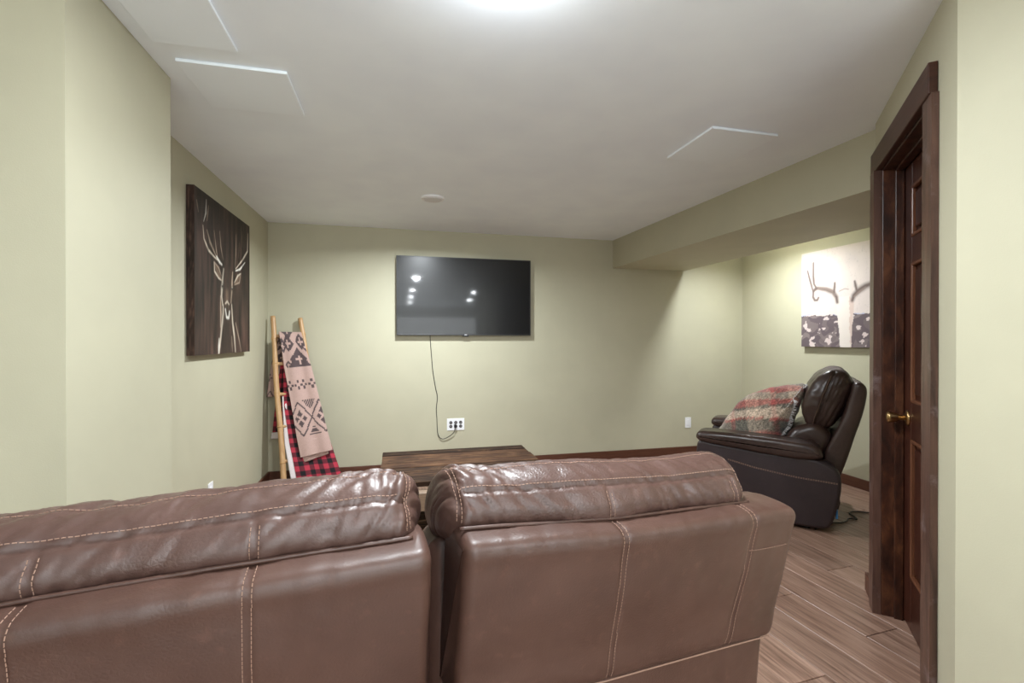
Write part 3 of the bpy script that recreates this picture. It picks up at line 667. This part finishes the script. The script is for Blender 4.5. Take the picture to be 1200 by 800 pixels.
def skull_print(n=170):
    u = np.linspace(0, 1, n); U, V = np.meshgrid(u, u, indexing='ij')
    g = nz(U, V, 4, 4, 2); h = nz(U, V, 11, 13, 9); q = nz(U, V, 30, 9, 5); asp = 1.0
    top = np.array((0.66, 0.575, 0.54)); grey = np.array((0.56, 0.49, 0.48))
    k = np.clip((U - 0.30) * 0.8 + 0.6 * g - 0.12, 0, 0.75)
    img = top + (grey - top) * k[..., None]
    img[np.abs(q - 0.42) < 0.03] *= 0.86
    low = V < 0.325 + 0.018 * h
    dk = np.array((0.125, 0.095, 0.105)); mid = np.array((0.23, 0.185, 0.18)); lt = np.array((0.62, 0.52, 0.50))
    blk_ = noise_blocks(U, V)
    lowc = dk + (mid - dk) * np.clip(0.5 + blk_, 0, 1)[..., None]
    sp = (h > 0.28) & (V < 0.20) & (U < 0.42) | (h > 0.42); lowc[sp] = lt
    img[low] = lowc[low]
    ed = np.abs(V - 0.328 - 0.018 * h) < 0.006; img[ed & (g > 0)] = (0.42, 0.42, 0.55)
    # skull
    wid = np.interp(V, [0.0, 0.06, 0.23, 0.34, 0.44, 0.52], [0.055, 0.065, 0.075, 0.09, 0.088, 0.05]); cx = np.interp(V, [0, 0.45], [0.515, 0.50])
    sk = (np.abs(U - cx) < wid + 0.012 * q) & (V < 0.50)
    img[sk] = np.array((0.70, 0.63, 0.58)); rt_ = sk & (U > cx + 0.045 + 0.02 * h); img[rt_] = (0.60, 0.47, 0.42)
    A = (0.145, 0.105, 0.095); B = (0.24, 0.18, 0.155)
    L = [(A, 0.022, 0.35, [(0.422, 0.448), (0.413, 0.5), (0.375, 0.555), (0.298, 0.589), (0.20, 0.612), (0.165, 0.60)]), (B, 0.009, 0.3, [(0.40, 0.52), (0.37, 0.56), (0.298, 0.594), (0.2, 0.615)]),
         (A, 0.013, 0.2, [(0.175, 0.61), (0.148, 0.58), (0.144, 0.524), (0.165, 0.488), (0.195, 0.487), (0.209, 0.512)]), (A, 0.013, 0.3, [(0.185, 0.612), (0.155, 0.66), (0.147, 0.74), (0.147, 0.883)]),
         (A, 0.012, 0.3, [(0.145, 0.58), (0.12, 0.66), (0.095, 0.74), (0.076, 0.809)]), (A, 0.012, 0.3, [(0.388, 0.552), (0.394, 0.645)]),
         (A, 0.026, 0.35, [(0.58, 0.455), (0.595, 0.50), (0.643, 0.544), (0.709, 0.578), (0.79, 0.60), (0.85, 0.60)]), (B, 0.010, 0.3, [(0.60, 0.49), (0.65, 0.53), (0.71, 0.565)]),
         (A, 0.013, 0.3, [(0.622, 0.55), (0.603, 0.635)]), (A, 0.013, 0.3, [(0.83, 0.61), (0.86, 0.74), (0.855, 0.86)]), (A, 0.012, 0.3, [(0.87, 0.59), (0.91, 0.68), (0.93, 0.78)]), (A, 0.012, 0.2, [(0.86, 0.60), (0.88, 0.53), (0.85, 0.49)]),
         ((0.35, 0.27, 0.25), 0.004, 0, [(0.44, 0.555), (0.50, 0.575), (0.54, 0.565)])]
    strokes(img, U, V, L, asp, 1.55)
    return U, V, np.clip(img, 0.01, 1)
def noise_blocks(U, V):
    out = np.zeros(U.shape)
    for i in range(U.shape[0]):
        for j in range(U.shape[1]): 
            a_ = noise.noise(Vector((U[i, j] * 9, V[i, j] * 9, 3))); b_ = noise.noise(Vector((U[i, j] * 9, V[i, j] * 9, 8)))
            out[i, j] = noise.cell(Vector((U[i, j] * 11 + a_ * 1.6, V[i, j] * 17 + b_ * 1.8, 0.5)))
    return (out - 0.5) * 0.9
def canvas(name, label, o, eu, W, Hh, nrm, depth, prt, edge_col, parent_mat):
    """o lower-left corner of the print, eu its right direction, nrm out of the wall"""
    t = thing(name, label, 'painting', tuple(o)); U, V, col = prt
    eu = np.array(eu, float); nrm = np.array(nrm, float); Z = np.array((0, 0, 1.0))
    X = nrm * depth + U[..., None] * W * eu + V[..., None] * Hh * Z
    p = grid('printed_face', X, 'canvas', t, col, False)
    # wrapped sides: their colours run on from the print
    n = 60; tt = np.linspace(0, 1, n); rng = np.random.RandomState(3)
    for k, (f, idx) in enumerate(((lambda s: (0, s), lambda s: (0, s)), (lambda s: (1, s), None), (lambda s: (s, 0), None), (lambda s: (s, 1), None))):
        G = np.zeros((n, 8, 3)); cc = np.zeros((n, 8, 3))
        for i, s_ in enumerate(tt):
            u, v = f(s_)
            src = col[int(u * (len(U) - 1)), int(v * (len(U) - 1))]
            for j in range(8):
                G[i, j] = nrm * depth * j / 7 + eu * u * W + Z * v * Hh
                r = max(0, noise.noise(Vector((s_ * 18, j * 0.8, k * 7.0)))) if edge_col is not None else 0
                cc[i, j] = src * 0.9 + (np.array(edge_col) * r if edge_col is not None else 0)
        grid('wrapped_edge', G, 'canvas', t, cc, False)
    bm = bmesh.new(); q = [Vector(eu * a * W + nrm * 0.001 + Z * b * Hh) for a, b in ((0, 0), (1, 0), (1, 1), (0, 1))]
    bm.faces.new([bm.verts.new(x) for x in q]); obj('backing', bm, 'black', t)
    return t
canvas('canvas_picture', 'dark brown canvas picture of an antlered deer on the left wall', (-1.138, 2.93, 1.18), (0, 1, 0), 0.985, 0.945, (1, 0, 0), 0.040, deer_print(), (0.13, 0.07, 0.055), None)
canvas('canvas_picture', 'pale canvas picture of a deer skull with antlers above the recliner', (3.818, 3.745, 1.202), (0, -1, 0), 0.9, 0.89, (-1, 0, 0), 0.036, skull_print(), None, None)

# ------------------------------------------------------------------ sofa
sofa = thing('reclining_sofa', 'large brown leather reclining sofa seen from behind, filling the foreground', 'sofa', (0, 0, 0))
def wr(w, q, z, seed, sx=26, sz=6):
    """creases crossing the cushion"""
    a = noise.noise(Vector((w * sx + z * 9, z * sz + q * 5, seed)))
    b = noise.noise(Vector((w * sx * 2.1 + z * 16, z * sz * 1.5 + q * 9, seed + 5)))
    return a, b
SHELL = [(0.076, 0.605), (0.052, 0.69), (0.028, 0.78), (0.008, 0.88), (0.0, 0.912), (0.004, 0.928), (0.018, 0.937), (0.06, 0.942), (0.11, 0.94), (0.15, 0.92), (0.17, 0.80), (0.20, 0.60), (0.14, 0.59)]
PILLOW = [(0.085, 0.90), (0.062, 0.928), (0.052, 0.945), (0.050, 0.965), (0.060, 0.985), (0.074, 1.004), (0.098, 1.024), (0.13, 1.036), (0.165, 1.034), (0.21, 1.014), (0.26, 0.972), (0.295, 0.92), (0.30, 0.88), (0.27, 0.845), (0.18, 0.86), (0.12, 0.88)]
LUMBAR = [(0.18, 0.85), (0.22, 0.875), (0.29, 0.87), (0.33, 0.80), (0.345, 0.70), (0.37, 0.60), (0.36, 0.47), (0.25, 0.45), (0.18, 0.60)]
LOWER = [(0.088, 0.60), (0.16, 0.61), (0.24, 0.58), (0.26, 0.30), (0.24, 0.06), (0.13, 0.06), (0.11, 0.30), (0.092, 0.48)]
def seat(origin, ang, sgn, Lw, shift, seams, seed, pill, outer):
    ew = np.array((math.cos(ang), math.sin(ang), 0)) * sgn; ea = np.array((-math.sin(ang), math.cos(ang), 0))
    o = np.array((*origin, 0.0))
    b = thing_child('backrest', sofa)
    sh = Loft(SHELL, 0.0, Lw, 0.022, o, ew, ea, 0.007, 0.007, shift)
    def f(w, a, z, j):
        d = 0.0
        for s in seams: d -= 0.0035 * math.exp(-((w - s(z)) / 0.005) ** 2)
        d += 0.003 * noise.noise(Vector((w * 7, z * 6, seed))) + 0.0012 * noise.noise(Vector((w * 30, z * 12, seed + 3)))
        if a < 0.03 and 0.86 < z < 0.93: d += 0.0016 * noise.noise(Vector((w * 40, z * 8, seed + 1)))
        return d
    sh.displace(f)
    body = sh.build('backrest', 'leather', sofa)
    lines = []
    zz = np.linspace(0.61, 0.90, 60)
    for s in seams:
        for off in (-0.006, 0.006):
            P = [sh.at(s(z) + off, (np.interp(z, [0.57, 0.68, 0.78, 0.88, 0.912], [0.078, 0.05, 0.028, 0.008, 0.0]), z + shift(s(z)))) for z in zz]
            rid = catmull([(0.004, 0.90), (0.0, 0.912), (0.004, 0.928), (0.018, 0.937), (0.045, 0.941)], 7, False)
            P += [sh.at(s(0.93) + off, (a, z + shift(s(0.93)))) for a, z in rid]
            lines.append(P)
    if outer:
        z0 = 0.85
        lines.append(smooth([sh.at(w_, (0.012, z0 + shift(w_))) for w_ in np.linspace(seams[-1](z0), Lw - 0.01, 14)]))
    stitches('stitching', lines, body)
    # head pillow
    pw0, pw1 = pill
    pi = Loft(PILLOW, pw0, pw1, 0.055, o, ew, ea, 0.0055, 0.0055, shift, centre=(0.17, 0.945))
    mid, top = (0.075, 1.004), (0.135, 1.036)
    def g(w, a, z, j):
        z = z - shift(w); d = 0.0
        d -= 0.006 * math.exp(-(math.hypot(a - mid[0], (z - mid[1])) / 0.0055) ** 2)
        d -= 0.0025 * math.exp(-(math.hypot(a - top[0], (z - top[1])) / 0.005) ** 2)
        if z < 1.0 and a < 0.1:
            for s in seams: d -= 0.004 * math.exp(-((w - s(0.93)) / 0.005) ** 2)
        for e in (pw0 + 0.030, pw1 - 0.030): d -= 0.004 * math.exp(-((w - e) / 0.006) ** 2)
        t = (a * 1.3 + z)
        edge = 1 + 1.0 * math.exp(-min(abs(w - pw0), abs(w - pw1)) / 0.06)
        zone = 0.55 + 0.9 * max(0.0, noise.noise(Vector((w * 5, t * 3, seed + 20))) + 0.25)
        for fr, am, sh_, ft in ((17, 0.0042, 0.55, 5), (34, 0.0026, 0.35, 9), (62, 0.0013, 0.7, 16)):
            q = abs(noise.noise(Vector(((w + t * sh_) * fr, t * ft, seed + fr))))
            d -= am * zone * edge * max(0.0, 1 - q * 3.2) ** 2
        d += 0.0022 * noise.noise(Vector(((w + t * 0.5) * 24, t * 6, seed + 40)))
        d += 0.008 * noise.noise(Vector((w * 5, a * 6, seed + 8)))
        return d
    pi.displace(g)
    pm = pi.build('headrest_cushion', 'leather_worn', sofa)
    L2 = []
    ws = np.linspace(pw0 + 0.035, pw1 - 0.035, 120)
    L2.append(smooth([pi.at(w_, (0.080, 1.010 + shift(w_))) for w_ in ws]))
    L2.append(smooth([pi.at(w_, (0.137, 1.0365 + shift(w_))) for w_ in ws]))
    for s in seams:
        for off in (-0.006, 0.006): L2.append([pi.at(s(0.93) + off, (a, z + shift(s(0.93)))) for a, z in catmull([(0.053, 0.945), (0.050, 0.955), (0.050, 0.965), (0.054, 0.976), (0.060, 0.985), (0.070, 0.995)], 4, False)])
    for e in (pw0 + 0.030, pw1 - 0.030):
        for off in (-0.004, 0.004): L2.append(smooth([pi.at(e + off, (p[0], p[1] + shift(e))) for p in catmull(PILLOW[2:11], 5, False)]))
    stitches('stitching', L2, pm)
    # welt where pillow meets the shell
    bm = bmesh.new()
    add_tube(bm, [o + ew * w_ + ea * 0.050 + np.array((0, 0, 0.9435 + shift(w_) + 0.0012 * noise.noise(Vector((w_ * 9, seed, 0))))) for w_ in np.linspace(pw0 + 0.03, pw1 - 0.03, 60)], 0.0035, 8)
    obj('piping', bm, 'leather', body, True)
    lu = Loft(LUMBAR, -0.026, Lw - 0.03, 0.05, o, ew, ea, 0.016, 0.016, shift)
    lu.displace(lambda w, a, z, j: 0.006 * noise.noise(Vector((w * 6, z * 6, seed + 2))))
    lu.build('lumbar_cushion', 'leather', sofa)
    lo = Loft(LOWER, 0.01, Lw - 0.01, 0.02, o, ew, ea, 0.012, 0.012)
    def g2(w, a, z, j): return 0.004 * noise.noise(Vector((w * 6, z * 6, seed + 4))) - 0.003 * sum(math.exp(-((w - s(0.57)) / 0.005) ** 2) for s in seams)
    lo.displace(g2); low = lo.build('lower_back_panel', 'leather', sofa)
    bm = bmesh.new(); add_tube(bm, [o + ew * w_ + ea * (0.0745) + np.array((0, 0, 0.600 + shift(w_))) for w_ in np.linspace(0.012, Lw - 0.012, 50)], 0.0016, 6); obj('piping', bm, 'thread', low, True)
    se = Loft([(0.30, 0.30), (0.34, 0.44), (0.45, 0.485), (0.70, 0.49), (0.86, 0.47), (0.90, 0.40), (0.88, 0.31), (0.60, 0.28)], -0.020, Lw - 0.14 if outer else Lw - 0.03, 0.04, o, ew, ea, 0.02, 0.02)
    se.displace(lambda w, a, z, j: 0.005 * noise.noise(Vector((w * 5, a * 5, seed + 6)))); se.build('seat_cushion', 'leather', sofa)
    fo = Loft([(0.84, 0.10), (0.85, 0.30), (0.90, 0.38), (0.93, 0.36), (0.93, 0.12), (0.90, 0.07)], 0.03, Lw - 0.15 if outer else Lw - 0.04, 0.02, o, ew, ea, 0.02, 0.02)
    fo.build('footrest', 'leather', sofa)
    ba = Loft([(0.26, 0.05), (0.26, 0.29), (0.84, 0.29), (0.84, 0.05)], 0.02, Lw - 0.13 if outer else Lw - 0.03, 0.012, o, ew, ea, 0.03, 0.05, raw=True)
    ba.build('base', 'leather', sofa)
    if outer:
        w0, w1 = Lw - 0.145, Lw + 0.03
        ar = Loft([(0.26, 0.10), (0.26, 0.46), (0.34, 0.54), (0.60, 0.56), (0.88, 0.545), (0.95, 0.49), (0.93, 0.30), (0.92, 0.08), (0.60, 0.06)], w0, w1, 0.03, o, ew, ea, 0.02, 0.02)
        ar.displace(lambda w, a, z, j: 0.004 * noise.noise(Vector((w * 5, a * 5, seed + 6)))); ar.build('armrest', 'leather', sofa)
    for w_ in (0.06, Lw - 0.08):
        for a_ in (0.30, 0.80):
            bm = bmesh.new(); add_tube(bm, [o + ew * w_ + ea * a_, o + ew * w_ + ea * a_ + np.array((0, 0, 0.06))], [0.022, 0.03], 14); obj('foot', bm, 'black', sofa)
def thing_child(*a): return None
def smooth(P):
    P = np.array(P)
    for _ in range(3):
        Q = P.copy(); Q[1:-1] = (P[:-2] + 2 * P[1:-1] + P[2:]) / 4; P = Q
    return P
shR = lambda w: float(np.interp(w, [0, 0.10, 0.32, 0.65, 0.80], [-0.004, -0.012, -0.032, -0.045, -0.052]))
seat((0.107, 0.765), math.radians(8.87), 1, 0.80, shR, [lambda z: 0.319 + 0.05 * max(0, 0.93 - z) * 0.4, lambda z: 0.655 - 0.02 * max(0, 0.9 - z)], 1.0, (-0.026, 0.722), True)
shL = lambda w: float(np.interp(w, [0, 0.1, 0.3, 0.55, 0.75], [-0.002, -0.004, -0.008, -0.018, -0.026]))
seat((0.053, 0.747), math.radians(5.2), -1, 0.74, shL, [lambda z: 0.262 + 0.03 * max(0, 0.93 - z), lambda z: 0.53 + 0.04 * max(0, 0.93 - z)], 21.0, (-0.004, 0.68), True)

# ------------------------------------------------------------------ recliner in the alcove
rec = thing('recliner', 'dark espresso leather recliner chair in the alcove, seen from its side', 'chair', (0, 0, 0))
RO = np.array((2.72, 2.45, 0.0)); ra = np.array((-0.70711, 0.70711, 0)); rw = np.array((0.70711, 0.70711, 0))
def rl(name, prof, w0, w1, r, m, seed=0, amp=0.003, step=0.012, par=rec, fine=0.0, centre=None, extra=None):
    L = Loft(prof, w0, w1, r, RO, rw, ra, step, step, centre=centre)
    L.displace(lambda w, a, z, j: (extra(w, a, z) if extra else 0) + amp * noise.noise(Vector((w * 7, z * 7 + a * 7, seed))) + fine * noise.noise(Vector((w * 30, z * 30, seed + a * 12))))
    return L, L.build(name, m, par)
ARM = [(0.835, 0.565), (0.80, 0.598), (0.65, 0.604), (0.45, 0.600), (0.22, 0.590), (0.10, 0.575), (0.055, 0.53), (0.06, 0.49), (0.16, 0.472), (0.283, 0.474), (0.569, 0.498), (0.78, 0.520), (0.825, 0.535)]
SIDE = [(0.825, 0.515), (0.826, 0.30), (0.81, 0.10), (0.76, 0.04), (0.50, 0.028), (0.211, 0.024), (0.05, 0.028), (0.005, 0.06), (-0.025, 0.16), (-0.048, 0.30), (-0.042, 0.385), (-0.008, 0.437), (0.055, 0.470), (0.15, 0.49), (0.283, 0.49), (0.5, 0.505), (0.7, 0.52)]
for w0, nm in ((-0.005, 0), (0.70, 9)):
    L, o = rl('arm_pad', ARM, w0 - 0.012, w0 + 0.185, 0.035, 'leather_dark', 3 + nm, 0.003)
    L, o = rl('arm_side', SIDE, w0 + 0.018, w0 + 0.155, 0.025, 'leather_side', 5 + nm, 0.004)
    wz = -0.0012 + w0 + 0.0185 if nm == 0 else w0 + 0.1565
    ln = [[RO + rw * wz + ra * a + np.array((0, 0, z)) for a, z in zip(np.linspace(0.62, -0.03, 40), np.interp(np.linspace(0.62, -0.03, 40), [-0.03, 0.2, 0.45, 0.62], [0.335, 0.345, 0.375, 0.41]))]]
    ln = [[p + 0 for p in ln[0]], [p + np.array((0, 0, 0.006)) for p in ln[0]]]
    stitches('stitching', ln, o, 0.0016, 0.014, 0.7)
rl('backrest_shell', [(0.09, 0.30), (0.05, 0.473), (-0.03, 0.66), (-0.080, 0.80), (-0.110, 0.93), (-0.120, 0.975), (-0.150, 0.990), (-0.182, 0.970), (-0.192, 0.91), (-0.165, 0.76), (-0.115, 0.57), (-0.07, 0.42), (-0.03, 0.30), (0.02, 0.26)], 0.13, 0.745, 0.03, 'leather_dark', 2, 0.004)
HEAD = [(0.165, 0.75), (0.158, 0.83), (0.130, 0.93), (0.085, 1.005), (0.02, 1.055), (-0.04, 1.068), (-0.095, 1.045), (-0.128, 0.98), (-0.110, 0.88), (-0.06, 0.74), (0.0, 0.66), (0.06, 0.63), (0.12, 0.65)]
def gusset(w, a, z):
    if 0.26 < w < 0.62: return 0.0
    ln = float(np.interp(z, [0.62, 0.86, 1.06], [0.115, 0.050, -0.02])); f = min(1.0, min(abs(w - 0.26), abs(w - 0.62)) / 0.04)
    d = -0.009 * math.exp(-((a - ln) / 0.010) ** 2)
    if a < ln: d += -0.014 + 0.010 * abs(noise.noise(Vector((a * 28 + z * 10, z * 9, 3.3)))) - 0.004
    return d * f
L, hd = rl('headrest_cushion', HEAD, 0.155, 0.725, 0.075, 'leather_dark', 4, 0.009, 0.008, fine=0.003, centre=(0.03, 0.85), extra=gusset)
stitches('stitching', [smooth([L.at_side(0.24, (float(np.interp(z, [0.62, 0.86, 1.06], [0.115, 0.050, -0.02])) + 0.009, z)) for z in np.linspace(0.68, 1.03, 30)])], hd, 0.0012, 0.012, 0.7)
L, o = rl('lumbar_cushion', [(0.19, 0.66), (0.25, 0.60), (0.27, 0.53), (0.25, 0.45), (0.10, 0.43), (0.02, 0.52), (0.0, 0.62), (0.08, 0.69)], 0.16, 0.72, 0.05, 'leather_dark', 7, 0.008, 0.012, fine=0.003)
rl('seat_cushion', [(0.20, 0.34), (0.20, 0.45), (0.35, 0.49), (0.60, 0.50), (0.78, 0.48), (0.83, 0.42), (0.80, 0.33), (0.5, 0.31)], 0.165, 0.70, 0.04, 'leather_dark', 8, 0.005, 0.02)
rl('footrest', [(0.79, 0.09), (0.79, 0.35), (0.83, 0.40), (0.86, 0.36), (0.86, 0.12), (0.83, 0.08)], 0.165, 0.70, 0.02, 'leather_dark', 9, 0.003, 0.02)
rl('base', [(0.04, 0.05), (0.04, 0.32), (0.78, 0.32), (0.78, 0.05)], 0.15, 0.715, 0.015, 'leather_side', 1, 0.0, 0.04)
for a_ in (0.14, 0.70):
    for w_ in (0.09, 0.79):
        bm = bmesh.new(); add_tube(bm, [RO + rw * w_ + ra * a_, RO + rw * w_ + ra * a_ + np.array((0, 0, 0.035))], 0.022, 14); obj('foot', bm, 'black', rec)
bm = bmesh.new(); add_box(bm, (-0.012, -0.006, -0.03), (0.012, 0.006, 0.03), 0.003, Matrix.Translation(Vector(RO + rw * 0.06 + ra * (-0.026) + np.array((0, 0, 0.13)))) @ Matrix.Rotation(PI * 0.25, 4, 'Z'))
obj('power_socket', bm, 'blue', rec)
bm = bmesh.new()
rc = catmull([(2.70, 2.56), (2.80, 2.60), (2.904, 2.619), (2.961, 2.605), (3.03, 2.62), (3.09, 2.655), (3.13, 2.63), (3.16, 2.67), (3.19, 2.74), (3.27, 2.75), (3.36, 2.70), (3.50, 2.66)], 6, False)
add_tube(bm, [(p[0], p[1], 0.006) for p in rc], 0.0045, 6)
tag(obj('power_cord', bm, 'black', None, True), 'black cord lying on the floor behind the recliner', 'cord')

# plaid throw piled on the recliner
TH = [(0.745, 0.515), (0.715, 0.575), (0.63, 0.72), (0.51, 0.835), (0.35, 0.895), (0.20, 0.928), (0.155, 0.92), (0.172, 0.80), (0.22, 0.66), (0.275, 0.55), (0.32, 0.515), (0.5, 0.505)]
L = Loft(TH, 0.170, 0.72, 0.24, RO, rw, ra, 0.007, 0.007, centre=(0.46, 0.50))
L.displace(lambda w, a, z, j: 0.016 * noise.noise(Vector((w * 6, a * 6, z * 6))) + 0.006 * noise.noise(Vector((w * 18, a * 16, z * 18))) + 0.003 * noise.noise(Vector((w * 70, a * 70, z * 70))))
def throw_colour(p):
    w, a, z = p
    h = (z - 0.5) * 1.25 + (w - 0.2) * 0.35 + 0.12 * (a - 0.4) + 0.02 * noise.noise(Vector((w * 8, a * 8, z * 8)))
    v = a * 1.0 - z * 0.18 + 0.02 * noise.noise(Vector((w * 9, a * 7, 3)))
    cream = np.array((0.55, 0.43, 0.33)); grey = np.array((0.115, 0.105, 0.085)); red = np.array((0.36, 0.075, 0.065)); beige = np.array((0.33, 0.26, 0.20))
    def band(t):
        t = (t % 0.46) / 0.46
        if t < 0.16: return beige
        if t < 0.29: return red
        if t < 0.55: return grey
        if t < 0.60: return red
        if t < 0.80: return cream
        if t < 0.86: return grey
        return red
    hh = band(h + 0.02); t2 = (v % 0.30) / 0.30
    vv = cream if t2 < 0.30 else (grey if t2 < 0.62 else (red if t2 < 0.72 else beige))
    c = hh * 0.68 + vv * 0.32
    return c * (1 + 0.45 * noise.noise(Vector((w * 120, a * 60, z * 120))))
cols = np.array([[throw_colour(L.L[i, j]) for j in range(L.L.shape[1])] for i in range(L.L.shape[0])])
thr = L.build('throw_blanket', 'wool', None, np.clip(cols, 0.01, 1))
tag(thr, 'fuzzy red, grey and cream plaid throw piled on the recliner seat', 'blanket')
bm = bmesh.new()
for k in range(70):
    w_ = 0.22 + 0.40 * k / 70; p = L.at(w_, (0.16, 0.915)); q = p + np.array((random.uniform(-0.01, 0.02), random.uniform(-0.012, 0.004), random.uniform(0.004, 0.018)))
    add_tube(bm, [p, (np.array(p) + q) / 2 + np.array((0, 0, 0.004)), q], 0.0016, 4)
for k in range(60):
    i = 10 + k; z_ = 0.55 + 0.33 * k / 60; p = L.at(0.26, (np.interp(z_, [0.55, 0.66, 0.80, 0.92], [0.275, 0.22, 0.172, 0.155]), z_)); q = p - rw * random.uniform(0.0, 0.01) - ra * random.uniform(0.01, 0.028) - np.array((0, 0, random.uniform(0, 0.01)))
    add_tube(bm, [p, q], 0.0015, 4)
fr = obj('fringe', bm, 'sherpa', thr); fr['kind'] = 'stuff'
